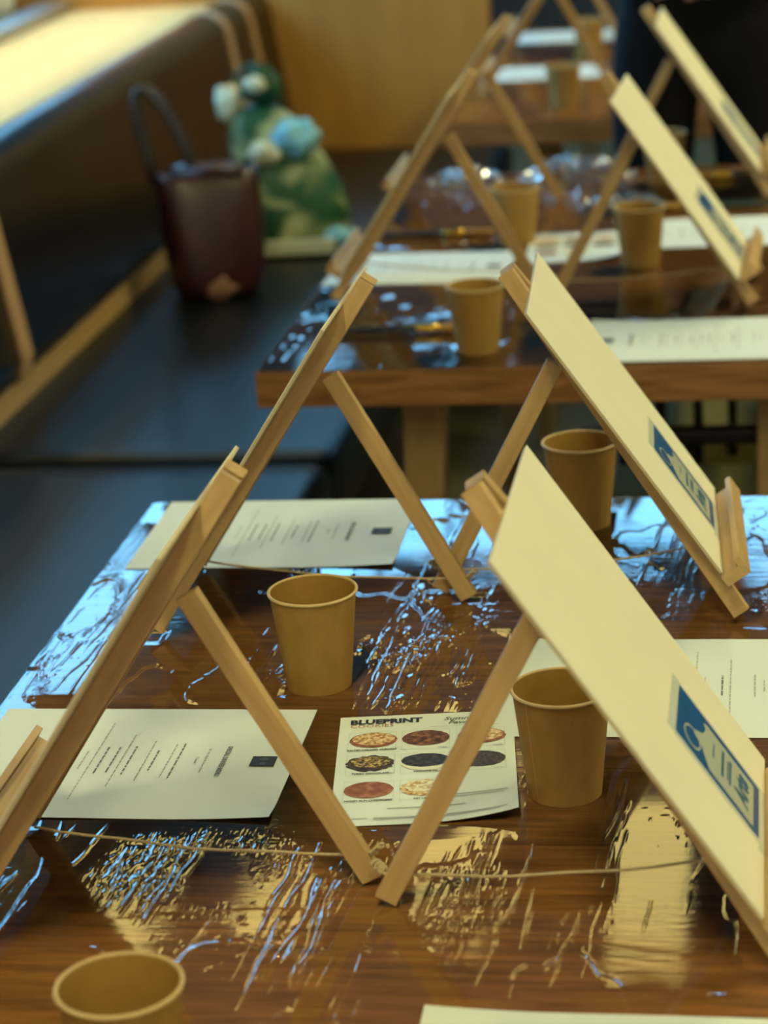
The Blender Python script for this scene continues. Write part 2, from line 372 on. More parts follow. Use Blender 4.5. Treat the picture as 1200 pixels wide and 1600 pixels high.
# ------------------------------------------------------------------ banquette
SEAT = TZ - 0.34
def banquette():
    t = empty('banquette', (-1.1, 3.6, 0)); tag(t, 'long black vinyl banquette with tan straps along the left wall', 'banquette')
    ox, oy = 1.1, -3.6
    # base
    MB().box((-1.12 + ox, 3.42 + oy, 0.12), (0.72, 6.4, 0.24)).build('base', M['darkwall'], t)
    for y0, y1 in ((0.25, 2.02), (2.03, 3.655), (3.665, 5.20), (5.21, 6.655)):
        prof = []
        xa, xb, za, zb, r = -1.40, -0.715, 0.25, SEAT, 0.035
        for cx, cz, a0 in ((xb - r, zb - r, 0), (xa + r, zb - r, 90), (xa + r, za + r, 180), (xb - r, za + r, 270)):
            for k in range(6):
                a = math.radians(a0 + 90 * k / 5); prof.append((cx + r * math.cos(a) + ox, cz + r * math.sin(a)))
        mb = MB(); ny = 14; n = len(prof); e = 0.03
        vs = []; fs = []
        for j in range(ny + 1):
            s = j / ny; y = y0 + (y1 - y0) * (0.5 - 0.5 * math.cos(math.pi * s))
            d = min(y - y0, y1 - y); k = 1 - max(0, (e - d) / e) ** 2 * 0.16
            cxm, czm = -1.06 + ox, (za + zb) / 2
            vs += [(cxm + (x - cxm) * (1 - (1 - k) * 0.2), y + oy, czm + (z - czm) * k) for x, z in prof]
        for j in range(ny):
            for q in range(n):
                fs.append((j * n + q, j * n + (q + 1) % n, (j + 1) * n + (q + 1) % n, (j + 1) * n + q))
        fs += [tuple(range(n)), tuple(ny * n + q for q in range(n - 1, -1, -1))]
        mb.add(vs, fs).build('seat_cushion', M['vinyl'], t, smooth=True)
    # wooden strip between the seat and the back
    MB().box((-1.375 + ox, 3.42 + oy, SEAT + 0.022), (0.03, 6.4, 0.07)).build('wood_strip', M['trimwood'], t, bevel=0.003)
    # back: leaning pad with a rounded top
    z0, z1 = SEAT + 0.06, TZ + 0.118
    cx, cz, r = -1.455, z1 - 0.065, 0.065
    face = [(-1.350, z0), (-1.343, z0 + 0.03)]
    ex, ez = cx + r * math.cos(math.radians(7.5)), cz + r * math.sin(math.radians(7.5))
    face += [(-1.343 + (ex + 1.343) * k / 5, z0 + 0.03 + (ez - z0 - 0.03) * k / 5) for k in range(1, 5)]
    for k in range(0, 14):
        a = math.radians(7.5 + 167.5 * k / 13); face.append((cx + r * math.cos(a), cz + r * math.sin(a)))
    face += [(-1.515, z0)]
    MB().extrude_y([(x + ox, z) for x, z in face], 0.25 + oy, 6.655 + oy).build('backrest', M['vinyl_back'], t, smooth=True)
    # straps that follow the face and go over the top
    for yc in (4.02, 6.10, 6.38):
        inner = face[:-1]; outer = []
        for i, (x, z) in enumerate(inner):
            p0 = inner[max(0, i - 1)]; p1 = inner[min(len(inner) - 1, i + 1)]
            tx, tz = p1[0] - p0[0], p1[1] - p0[1]; l = math.hypot(tx, tz)
            outer.append((x + tz / l * 0.005, z - tx / l * 0.005))
        prof = [(x + ox, z) for x, z in inner] + [(x + ox, z) for x, z in outer[::-1]]
        n = len(inner); mb = MB(); vs = []; fs = []
        for y in (yc - 0.029, yc + 0.029):
            vs += [(x, y + oy, z) for x, z in prof]
        m = len(prof)
        for q in range(m): fs.append((q, (q + 1) % m, m + (q + 1) % m, m + q))
        for i in range(n - 1):
            fs.append((i, i + 1, m - 2 - i, m - 1 - i)); fs.append((m + i, m + i + 1, m + m - 2 - i, m + m - 1 - i))
        mb.add(vs, fs).build('strap', M['strap'], t)
    return t
banquette()

def ledge():
    zt = TZ + 0.085
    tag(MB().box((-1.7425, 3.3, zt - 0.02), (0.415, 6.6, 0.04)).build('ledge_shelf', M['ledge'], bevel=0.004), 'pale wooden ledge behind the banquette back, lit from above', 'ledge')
    tag(MB().box((-2.00, 3.3, zt + 0.004), (0.09, 6.6, 0.05)).build('metal_sill', M['grey_metal'], bevel=0.004), 'grey metal sill along the wall side of the ledge', 'sill')
    tag(MB().box((-1.735, 3.3, (zt - 0.04) / 2), (0.40, 6.6, zt - 0.04)).build('ledge_cabinet', M['darkwall']), 'dark boxed base under the pale wooden ledge', 'cabinet')
    t = empty('ledge_lamp', (-1.78, 4.9, zt + 0.92)); tag(t, 'long hanging lamp above the pale ledge', 'lamp')
    MB().extrude_y([(-0.06, 0.05), (0.06, 0.05), (0.06, -0.24), (0.05, -0.24), (0.05, 0.035), (-0.05, 0.035), (-0.05, -0.24), (-0.06, -0.24)], -1.9, 1.7).build('housing', M['steel'], t)
    MB().box((0.0, -0.1, 0.01), (0.07, 3.5, 0.03)).build('tube', M['lamp_ledge'], t)
    for yy in (-1.5, 1.3): MB().tube([(0, yy, 0.05), (0, yy, Z_C - zt - 0.92)], 0.006, 8).build('rod', M['steel'], t)
    for i, (x, y, r) in enumerate(((-2.13, 6.05, 0.075), (-2.13, 6.36, 0.085), (-2.14, 5.75, 0.07))):
        MBp = MB().lathe([(0.001, 0), (r * 0.6, 0), (r * 0.95, r * 0.5), (r, r * 0.9), (r * 0.8, r * 1.35), (r * 0.55, r * 1.5), (r * 0.5, r * 1.45), (r * 0.7, r * 1.2), (0.001, r * 0.7)], 28)
        o = MBp.build('pot', M['cream'], smooth=True); o.location = (x, y, zt + 0.029 - 0.029)
        tag(o, ('cream round pot on the ledge beyond the grey sill, middle one', 'cream round pot at the far end behind the grey sill', 'cream round pot nearest along the sill')[i], 'pot', 'cream pots behind the sill')
    MB().box((-2.15, 3.3, zt / 2 - 0.005), (0.19, 6.6, zt - 0.01))
    struct(MB().box((-2.148, 3.3, zt / 2), (0.195, 6.6, zt)).build('trim_1', M['wall']))
ledge()

# ------------------------------------------------------------------ tables
TX0, TX1 = -0.679, 0.087
TABLES = [(1.05, 2.425, 'near'), (2.97, 4.345, 'middle'), (4.93, 6.42, 'far')]
def table(y0, y1, which, rz=0.0):
    cy = (y0 + y1) / 2; cx = (TX0 + TX1) / 2
    t = empty('dining_table', (cx, cy, 0), rz)
    tag(t, {'near': 'dark wooden dining table nearest the camera, under clear film', 'middle': 'dark wooden dining table in the middle of the row', 'far': 'dark wooden dining table farthest away, by the ochre panel'}[which], 'table', 'dining tables in a row')
    top = MB().box((0, 0, TZ - 0.03), (TX1 - TX0 - 0.01, y1 - y0 - 0.01, 0.028)).build('table_top', M['table'], t)
    k = 10; w = (y1 - y0) / k; me = None
    for i in range(k):
        if me is None:
            p = MB().box((0, 0, 0), (TX1 - TX0, w - 0.0006, 0.05)).build('plank', M['table'], top, bevel=0.0012); me = p.data
        else:
            p = bpy.data.objects.new('plank', me); COL.objects.link(p); p.parent = top
            b = p.modifiers.new('bevel', 'BEVEL'); b.width = 0.0012; b.segments = 2; b.limit_method = 'ANGLE'
        p.location = (0, -(y1 - y0) / 2 + (i + 0.5) * w, TZ - 0.025)
    for sx in (-1, 1):
        for sy in (-1, 1):
            lx = -0.168 if sx < 0 else 0.31
            MB().bar((lx, sy * ((y1 - y0) / 2 - 0.10), TZ - 0.05), (lx - 0.03, sy * ((y1 - y0) / 2 - 0.07), 0.0), (1, 0, 0), 0.062, 0.05, 0.024, 0.024).build('leg', M['leg'], t, bevel=0.003)
    return t
for a in TABLES: table(*a)

# ------------------------------------------------------------------ layout of what stands on the tables
# easel: (x of front foot line, y, direction it faces (+1 right, -1 left), small turn, words)
EASELS = [
    (-0.597, 1.535, -1, 0.0, 'near table on the bench side, nearest the camera'),
    (-0.594, 2.116, -1, 0.0, 'near table on the bench side, second from the camera'),
    (0.026, 1.503, 1, 0.0, 'near table on the right side, nearest the camera'),
    (-0.017, 2.153, 1, 0.05, 'near table on the right side, second from the camera'),
    (-0.648, 3.43, -1, 0.0, 'middle table on the bench side, nearer one'),
    (-0.662, 4.06, -1, 0.0, 'middle table on the bench side, farther one'),
    (-0.003, 3.345, 1, -0.035, 'middle table on the right side, nearer one'),
    (0.020, 4.11, 1, 0.0, 'middle table on the right side, farther one'),
    (-0.648, 5.33, -1, 0.0, 'far table on the bench side, nearer one'),
    (-0.66, 6.02, -1, 0.0, 'far table on the bench side, farther one'),
]
CUPS = [(-0.4005, 1.909, 'in the middle of the near table, all clear of the easels'), (-0.196, 2.342, 'behind the far right easel of the near table'),
        (-0.1635, 1.692, 'behind the nearest cream board, beside the cookie card'), (-0.397, 1.228, 'cut off at the bottom left of the photo'),
        (-0.3885, 3.061, 'at the front edge of the middle table'), (-0.402, 3.737, 'second from the front on the left of the middle table'),
        (-0.194, 3.553, 'just left of the nearer board on the middle table'), (-0.182, 4.195, 'hidden half behind the nearer board of the middle table'),
        (-0.432, 5.085, 'at the front of the far table'), (-0.43, 5.85, 'at the back of the far table')]
# menu: (centre x, centre y, side the reader sits on (-1 left, +1 right), turn, words)
MENUS = [(-0.5315, 1.742, -1, 0.0, 'near table, bench side, under the nearest easel'), (-0.5205, 2.318, -1, 0.01, 'far left corner of the near table'),
         (-0.1, 1.904, 1, 0.0, 'near table behind the nearest cream board'), (-0.092, 1.248, 1, -0.01, 'bottom right of the photo, mostly cut off'),
         (-0.535, 3.565, -1, -0.02, 'middle table, bench side'), (-0.105, 3.092, 1, 0.01, 'front right edge of the middle table'),
         (-0.10, 3.77, 1, 0.03, 'middle table behind the nearer right board'), (-0.52, 5.60, -1, 0.0, 'front of the far table'), (-0.52, 6.24, -1, 0.0, 'back of the far table')]
CARDS = [(-0.2815, 1.737, 0.125, 'beside the middle cup of the near table'), (-0.305, 3.685, 0.05, 'in the middle of the middle table')]

# ------------------------------------------------------------------ cling film
def vnoise(x, y, seed):
    r = np.random.default_rng(seed); n = 64; g = r.random((n, n)) * 2 - 1
    xi = np.floor(x).astype(int); yi = np.floor(y).astype(int); fx = x - xi; fy = y - yi
    fx = fx * fx * (3 - 2 * fx); fy = fy * fy * (3 - 2 * fy)
    a = g[xi % n, yi % n]; b = g[(xi + 1) % n, yi % n]; c = g[xi % n, (yi + 1) % n]; d = g[(xi + 1) % n, (yi + 1) % n]
    return (a * (1 - fx) + b * fx) * (1 - fy) + (c * (1 - fx) + d * fx) * fy
def film(y0, y1, dx, dy, clusters, crumples, label, nrand, seed):
    r = np.random.default_rng(seed)
    hang = 0.008 if dx < 0.003 else 0.0
    s = np.arange(-hang, (TX1 - TX0) + hang + dx / 2, dx); q = np.arange(-hang, (y1 - y0) + hang + dy / 2, dy)
    S, Q = np.meshgrid(s, q)
    X = np.clip(S, -0.0035, TX1 - TX0 + 0.0035); Y = np.clip(Q, -0.0035, y1 - y0 + 0.0035)
    drop = np.maximum(np.abs(S - X), 0) + np.maximum(np.abs(Q - Y), 0)
    X = X + TX0; Y = Y + y0
    e = vnoise(X / 0.06 + 1.3, Y / 0.10 + 2.1, seed + 11) + 0.25 * vnoise(X / 0.017, Y / 0.03, seed + 12) + 0.04 * vnoise(X / 0.006, Y / 0.008, seed + 13)
    m = np.clip((e - 0.12) / 0.07, 0, 1); m = m * m * (3 - 2 * m)          # film lifted off the wood in blisters
    h = 0.0005 + m * (0.0005 + 0.0011 * vnoise(X / 0.11 + 3, Y / 0.19, seed)) + 0.00004 * vnoise(X / 0.05, Y / 0.09 + 9, seed + 1)
    def ridge(xc, ya, yb, w, amp, drift):
        nonlocal h
        j0 = np.searchsorted(q, ya - y0); j1 = np.searchsorted(q, yb - y0)
        xr = xc - TX0
        i0 = max(0, np.searchsorted(s, xr - 0.03)); i1 = min(len(s), np.searchsorted(s, xr + 0.03))
        if j1 - j0 < 2 or i1 - i0 < 2: return
        yy = Q[j0:j1, i0:i1] + y0; xx = S[j0:j1, i0:i1] + TX0
        u = (yy - ya) / (yb - ya); env = np.clip(np.sin(np.pi * np.clip(u, 0, 1)), 0, 1) ** 0.5
        sd = int(r.integers(1, 9999))
        cl = xc + drift * (yy - (ya + yb) / 2) + 0.0035 * vnoise(yy / 0.035, yy * 0 + 0.3, sd)
        am = amp * (0.55 + 0.6 * vnoise(yy / 0.016, yy * 0 + 0.7, sd + 1))
        h[j0:j1, i0:i1] += env * am * np.exp(-((xx - cl) / w) ** 2)
    for (xa, xb, ya, yb, n, amp) in clusters:
        for _ in range(max(3, int(n * 1.0))):
            L = (yb - ya) * r.uniform(0.3, 1.0); st = r.uniform(ya, yb - L)
            ridge(r.uniform(xa, xb), st, st + L, r.uniform(0.0007, 0.0016), amp * 0.55 * r.uniform(0.2, 1.0) * r.choice([1, 1, -0.4]), r.uniform(0.0, 0.12))
    for (xa, xb, ya, yb, n, amp) in clusters[:2]:
        for _ in range(5):
            L = (yb - ya) * r.uniform(0.25, 0.5); st = r.uniform(ya, yb - L)
            ridge(r.uniform(xa, xb), st, st + L, r.uniform(0.0025, 0.0045), amp * r.uniform(0.5, 0.9), r.uniform(0.0, 0.1))
    for _ in range(nrand):
        L = r.uniform(0.04, 0.2); st = r.uniform(y0, y1 - L)
        ridge(r.uniform(TX0, TX1), st, st + L, r.uniform(0.0007, 0.0016), r.uniform(0.00008, 0.0005), r.uniform(-0.05, 0.15))
    for (xc, yc, rx, ry, amp) in crumples:
        m = np.clip(1.2 - ((X - xc) / rx) ** 2 - ((Y - yc) / ry) ** 2, 0, 1)
        m = m * np.clip(0.5 + 1.6 * vnoise(X / 0.025, Y / 0.04, seed + 6), 0, 1)
        h += m * 0.5 * amp * (np.abs(vnoise(X / 0.0032, Y / 0.0075, seed + 3)) * 0.8 + 0.7 * np.abs(vnoise(X / 0.008 + 4, Y / 0.016, seed + 4)))
    sp = np.clip(vnoise(X / 0.0035, Y / 0.006, seed + 21) - 0.62, 0, 1) * np.clip(vnoise(X / 0.06, Y / 0.11, seed + 22) - 0.25, 0, 1)
    h += 0.0012 * sp
    # pressed flat under what stands on it
    k = np.ones_like(h)
    def flat(cx, cy, hx, hy, rz=0.0, soft=0.03):
        nonlocal k
        c, sn = math.cos(-rz), math.sin(-rz)
        u = (X - cx) * c - (Y - cy) * sn; v = (X - cx) * sn + (Y - cy) * c
        d = np.maximum(np.abs(u) - hx, np.abs(v) - hy)
        k = np.minimum(k, np.clip(d / soft, 0.0, 1))
    for a in MENUS: flat(a[0], a[1], 0.139, 0.107, a[3])
    for a in CARDS: flat(a[0], a[1], 0.075, 0.106, a[2])
    for a in CUPS: flat(a[0], a[1], 0.026, 0.026, 0, 0.008)
    for x, y, d, _, _ in EASELS:
        flat(x - d * 0.304, y, 0.012, 0.010, 0, 0.006)
        for sy in (-1, 1): flat(x - d * 0.006, y + sy * 0.096, 0.014, 0.012, 0, 0.006)
    h = np.clip(h, 0.0001, 0.0034) * k + 0.0003 * (1 - k)
    Z = TZ + h - np.where(drop > 0, drop, 0)
    out = np.where(drop > 0, 0.0012 * vnoise(Q / 0.02, S / 0.02, seed + 8), 0)
    nx, ny = len(s), len(q)
    co = np.stack([X + out, Y, Z], -1).reshape(-1, 3).astype(np.float32)
    idx = np.arange(nx * ny).reshape(ny, nx)
    fc = np.stack([idx[:-1, :-1], idx[:-1, 1:], idx[1:, 1:], idx[1:, :-1]], -1).reshape(-1, 4)
    # leave the four hanging corners out
    Sc = (S[:-1, :-1] + S[1:, 1:]) / 2; Qc = (Q[:-1, :-1] + Q[1:, 1:]) / 2
    bad = ((Sc < 0) | (Sc > TX1 - TX0)) & ((Qc < 0) | (Qc > y1 - y0))
    fc = fc[~bad.reshape(-1)]
    me = bpy.data.meshes.new('plastic_film')
    me.vertices.add(len(co)); me.vertices.foreach_set('co', co.ravel())
    me.loops.add(fc.size); me.loops.foreach_set('vertex_index', fc.ravel().astype(np.int32))
    me.polygons.add(len(fc)); me.polygons.foreach_set('loop_start', np.arange(0, fc.size, 4, dtype=np.int32))
    me.polygons.foreach_set('use_smooth', np.ones(len(fc), dtype=bool))
    me.update(calc_edges=True); me.validate()
    me.materials.append(M['film'])
    o = bpy.data.objects.new('plastic_film', me); COL.objects.link(o)
    tag(o, label, 'plastic film', 'clear films over the tables')
film(1.05, 2.425, 0.00082, 0.0025,
     [(-0.36, -0.31, 1.34, 1.66, 20, 0.0017), (-0.365, -0.315, 1.80, 2.16, 26, 0.0016), (-0.315, -0.27, 1.82, 2.18, 20, 0.0013), (-0.28, -0.225, 1.82, 2.10, 18, 0.0010),
      (-0.51, -0.43, 1.46, 1.63, 16, 0.0015), (-0.47, -0.42, 1.83, 2.05, 12, 0.0014), (-0.19, -0.115, 1.36, 1.74, 12, 0.0011), (-0.25, -0.21, 1.42, 1.62, 9, 0.0013),
      (-0.675, -0.62, 1.85, 2.42, 9, 0.0007), (-0.60, -0.53, 1.36, 1.55, 14, 0.0014), (-0.32, -0.24, 1.30, 1.47, 8, 0.0011), (-0.14, 0.0, 2.03, 2.42, 7, 0.0010), (-0.40, -0.33, 2.06, 2.2, 6, 0.0012), (-0.33, -0.25, 2.2, 2.42, 8, 0.0013)],
     [(-0.42, 1.555, 0.10, 0.085, 0.0012), (-0.32, 1.95, 0.05, 0.14, 0.0009), (-0.23, 1.50, 0.05, 0.08, 0.0006), (-0.43, 1.93, 0.05, 0.09, 0.0012), (-0.31, 2.05, 0.06, 0.12, 0.0010), (-0.03, 2.10, 0.05, 0.05, 0.0006)],
     'clear wrinkled plastic film stretched over the nearest table', 60, 21)
film(2.97, 4.345, 0.0035, 0.006,
     [(-0.45, -0.30, 3.0, 3.4, 16, 0.0024), (-0.67, -0.55, 3.0, 3.4, 12, 0.0022), (-0.5, -0.2, 3.7, 4.3, 16, 0.0022)],
     [(-0.42, 3.25, 0.10, 0.12, 0.002), (-0.45, 4.1, 0.2, 0.2, 0.003)], 'clear wrinkled plastic film over the middle table', 60, 33)
film(4.93, 6.42, 0.006, 0.01, [(-0.6, -0.2, 5.0, 6.3, 20, 0.003)], [(-0.4, 5.05, 0.2, 0.1, 0.003)], 'clear plastic film over the farthest table', 40, 44)

# ------------------------------------------------------------------ easels
TILT = math.radians(34.0); ST, CT = math.sin(TILT), math.cos(TILT)
def slope(s, n, y):
    """point s up the slope of the front legs, n out from their front face, at y; local easel space (faces +x)"""
    return Vector((-ST * s + CT * n, y, CT * s + ST * n))
def make_easel():
    t = empty('tabletop_easel')
    dpt, wid = 0.016, 0.0115
    lift = ST * dpt                                   # rear corner of the square-cut foot stays above the table
    for sy in (-1, 1):
        a = slope(0.006 + lift / CT * 1.0, -dpt / 2, sy * 0.0955); b = slope(0.3905, -dpt / 2, sy * 0.0085)
        ax = (b - a).normalized()
        leg = MB().bar(a, b, (0, 1, 0), wid, dpt, endmi=1).build('front_leg', [M['pine_front'], M['pine_end']], t, bevel=0.0008)
    # hinge block between the legs, rear leg hung on it
    MB().bar(slope(0.286, -0.009, 0), slope(0.318, -0.009, 0), (0, 1, 0), 0.030, 0.014).build('hinge_block', M['pine_front'], t, bevel=0.0008)
    h = slope(0.292, -0.024, 0); f = Vector((-0.304, 0, 0.0045))
    MB().bar(f, h, (0, 1, 0), 0.0105, 0.017, endmi=1).build('rear_leg', [M['pine_rear'], M['pine_end']], t, bevel=0.0008)
    # ledge with its lip, square to the slope
    MB().bar(slope(0.0575, 0.010, -0.118), slope(0.0575, 0.010, 0.118), (-ST, 0, CT), 0.011, 0.019).build('ledge', M['pine_y'], t, bevel=0.0008)
    MB().bar(slope(0.0615, 0.0225, -0.118), slope(0.0615, 0.0225, 0.118), (-ST, 0, CT), 0.019, 0.006).build('ledge_lip', M['pine_y'], t, bevel=0.0008)
    # cord from the ledge to the foot of the rear leg, knotted behind it
    p0 = slope(0.062, -0.017, 0.0); p1 = f + (h - f).normalized() * 0.021
    d = (p1 - p0)
    pts = [p0 + d * (k / 12) + Vector((0, 0.0015 * math.sin(k * 1.3), -0.006 * math.sin(math.pi * k / 12))) for k in range(13)]
    pts += [p1 + Vector((-0.010, 0.001, 0.0)), p1 + Vector((-0.016, 0.004, 0.004))]
    cd = MB().tube(pts, 0.0011, 6).build('cord', M['string'], t, smooth=True)
    kb = MB(); e = p1 + Vector((-0.014, 0.003, 0.002)); pp = []
    for k in range(26):
        a = k * 0.75; pp.append(e + Vector((0.0022 * math.cos(a) - 0.0003 * k + 0.003, 0.0028 * math.sin(a * 1.1), 0.0022 * math.sin(a) + 0.0003 * k)))
    kb.tube(pp, 0.0012, 6).build('knot', M['string'], cd, smooth=True)
    return t
BW, BL, BT = 0.247, 0.302, 0.0032
def make_board():
    """canvas panel in its own frame: x across, y up, z out; origin at the middle of the lower edge"""
    t = empty('canvas_board')
    MB().box((0, BL / 2, -0.0020), (BW - 0.0006, BL - 0.0006, 0.0022)).build('backing', M['board'], t)
    MB().box((0, BL / 2, -0.0004), (BW, BL, 0.0010)).build('canvas', M['canvas'], t, bevel=0.0004)
    x0, x1, y0, y1 = 0.101 - BW / 2, 0.181 - BW / 2, 0.008, 0.1075
    z = 0.00012
    lb = MB().box(((x0 + x1) / 2, (y0 + y1) / 2, z + 0.00015), (x1 - x0, y1 - y0, 0.0003)).build('label', M['blue'], t)
    sl = MB(); e = 0.009
    sl.box(((x0 + x1) / 2, y1 + e / 2, z + 0.0002), (x1 - x0 + 2 * 0.004, e, 0.0003)); sl.box((x0 - 0.003, (y0 + y1) / 2, z + 0.0002), (0.006, y1 - y0, 0.0003))
    sl.box((x1 + 0.0015, (y0 + y1) / 2, z + 0.0002), (0.003, y1 - y0, 0.0003)); sl.box(((x0 + x1) / 2 - 0.006, y0 - 0.0035, z + 0.0002), (x1 - x0 + 0.02, 0.007, 0.0003))
    sl.build('cellophane', M['sleeve'], t)
    def P(u, v): return (x0 + (x1 - x0) * u, y0 + (y1 - y0) * v, z + 0.00035)
    pan = [(0.10, 0.07), (0.88, 0.07), (0.90, 0.09), (0.90, 0.66), (0.84, 0.70), (0.80, 0.67), (0.74, 0.67), (0.62, 0.70), (0.50, 0.79), (0.42, 0.79), (0.36, 0.70), (0.10, 0.60)]
    MB().add([P(u, v) for u, v in pan], [tuple(range(len(pan)))]).build('label_panel', M['label_white'], lb, fix=False)
    pr = MB()
    def rect(u0, u1, v0, v1):
        pr.add([(P(u, v)[0], P(u, v)[1], z + 0.0005) for u, v in ((u0, v0), (u1, v0), (u1, v1), (u0, v1))], [(0, 1, 2, 3)])
    rect(0.42, 0.70, 0.555, 0.57); rect(0.28, 0.80, 0.435, 0.465); rect(0.30, 0.78, 0.345, 0.37); rect(0.34, 0.72, 0.38, 0.395)
    vs, fs = text_mesh('Arte', 0.022, bold=0.0012, shear=0.2)
    pr.add([(x + (x0 + x1) / 2 + 0.002, y + y0 + 0.021, z + 0.0005) for x, y in vs], fs)
    pr.build('label_print', M['label_teal'], lb, fix=False)['kind'] = 'stuff'
    rg = MB(); n = 28
    vs = []
    for k in range(n):
        a = 2 * math.pi * k / n
        for rr in (0.0125, 0.0105): vs.append((x0 + 0.024 + rr * 1.15 * math.cos(a), y1 - 0.019 + rr * 0.8 * math.sin(a), z + 0.0004))
    rg.add(vs, [(2 * k, (2 * k + 2) % (2 * n), (2 * k + 3) % (2 * n), 2 * k + 1) for k in range(n)]).build('label_ring', M['label_white'], lb, fix=False)
    return t
EPROTO = make_easel(); BPROTO = make_board()
BOARDW = {0: 'seen from behind on the nearest bench-side easel', 1: 'seen from behind on the second bench-side easel', 2: 'on the nearest right-hand easel, blue label at its foot, largest in view',
          3: 'on the second right-hand easel of the near table, glossy blue label', 4: 'seen edge-on on the nearer bench-side easel of the middle table', 5: 'seen edge-on on the farther bench-side easel of the middle table',
          6: 'on the nearer right-hand easel of the middle table, blurred blue label', 7: 'on the farther right-hand easel of the middle table, top cut off', 8: 'on the nearer easel of the far table', 9: 'on the farther easel of the far table'}
for i, (x, y, d, turn, words) in enumerate(EASELS):
    e = EPROTO if i == 0 else copy_tree(EPROTO)
    rz = turn + (0 if d > 0 else math.pi)
    e.location = (x, y, TZ + 0.0006); e.rotation_euler = (0, 0, rz)
    tag(e, 'pine tabletop easel on the ' + words, 'easel', 'pine tabletop easels')
    b = BPROTO if i == 0 else copy_tree(BPROTO)
    c0 = slope(0.0635, BT, 0.0)
    dy = {2: 0.010, 3: 0.014, 6: -0.02, 0: 0.012}.get(i, 0.0)
    mloc = Matrix(((0, -ST, CT, c0.x), (1, 0, 0, c0.y + dy), (0, CT, ST, c0.z), (0, 0, 0, 1)))
    mw = Matrix.Translation((x, y, TZ + 0.0006)) @ Matrix.Rotation(rz, 4, 'Z') @ mloc
    b.location = mw.to_translation(); b.rotation_euler = mw.to_euler()
    tag(b, 'cream canvas board ' + BOARDW[i], 'canvas board', 'cream canvas boards')

# ------------------------------------------------------------------ paper cups
def make_cup():
    t = empty('paper_cup')
    h, rt, rb = 0.0905, 0.0385, 0.0290
    outer = [(rb, 0.0), (rb + (rt - rb) * 0.02, 0.002)] + [(rb + (rt - rb) * k / 8, h * k / 8 * 0.985) for k in range(1, 9)]
    mb = MB().lathe(outer, 64)
    mb.build('body', M['kraft'], t, smooth=True)
    inner = [(0.0005, 0.007), (rb - 0.0012, 0.007)] + [(rb - 0.001 + (rt - rb) * k / 8, 0.007 + (h * 0.985 - 0.007) * k / 8) for k in range(1, 9)]
    MB().lathe(inner, 64).build('lining', M['kraft_in'], t, smooth=True)
    rim = []
    for k in range(11):
        a = 2 * math.pi * k / 10; rim.append((rt + 0.0004 + 0.0015 * math.cos(a), h - 0.0012 + 0.0014 * math.sin(a)))
    MB().lathe(rim, 64).build('rim', M['kraft_rim'], t, smooth=True)
    a0 = 2.2; vs = []
    for k in range(9):
        r = rb + (rt - rb) * k / 8 + 0.0003; z = h * 0.97 * k / 8 + 0.001
        for da in (-0.006, 0.006): vs.append((r * math.cos(a0 + da), r * math.sin(a0 + da), z))
    MB().add(vs, [(2 * k, 2 * k + 1, 2 * k + 3, 2 * k + 2) for k in range(8)]).build('seam', M['kraft_rim'], t)
    return t
cp = make_cup()
for i, (x, y, words) in enumerate(CUPS):
    c = cp if i == 0 else copy_tree(cp)
    c.location = (x, y, TZ + 0.0005); c.rotation_euler = (0, 0, 0.9 * i)
    tag(c, 'brown kraft paper cup ' + words, 'cup', 'kraft paper cups')

# ------------------------------------------------------------------ printed menus
def sheet(w, l, name, mat, parent, curl, nx=24, ny=18, thick=0.00022):
    """sheet of paper w (x) by l (y); curl(u, v) gives the lift"""
    mb = MB(); vs = []; fs = []
    for k in (0, 1):
        for j in range(ny + 1):
            for i in range(nx + 1):
                u, v = i / nx, j / ny
                vs.append(((u - 0.5) * w, (v - 0.5) * l, curl(u, v) + k * thick))
    n = (nx + 1) * (ny + 1)
    for j in range(ny):
        for i in range(nx):
            a = j * (nx + 1) + i
            fs.append((a, a + nx + 1, a + nx + 2, a + 1)); fs.append((n + a, n + a + 1, n + a + nx + 2, n + a + nx + 1))
    for i in range(nx):
        fs.append((i, i + 1, n + i + 1, n + i)); a = ny * (nx + 1) + i; fs.append((a + 1, a, n + a, n + a + 1))
    for j in range(ny):
        a = j * (nx + 1); b = a + nx + 1; fs.append((b, a, n + a, n + b)); a += nx; b += nx; fs.append((a, b, n + b, n + a))
    return mb.add(vs, fs).build(name, mat, parent, smooth=False)
PW, PL = 0.2794, 0.2159
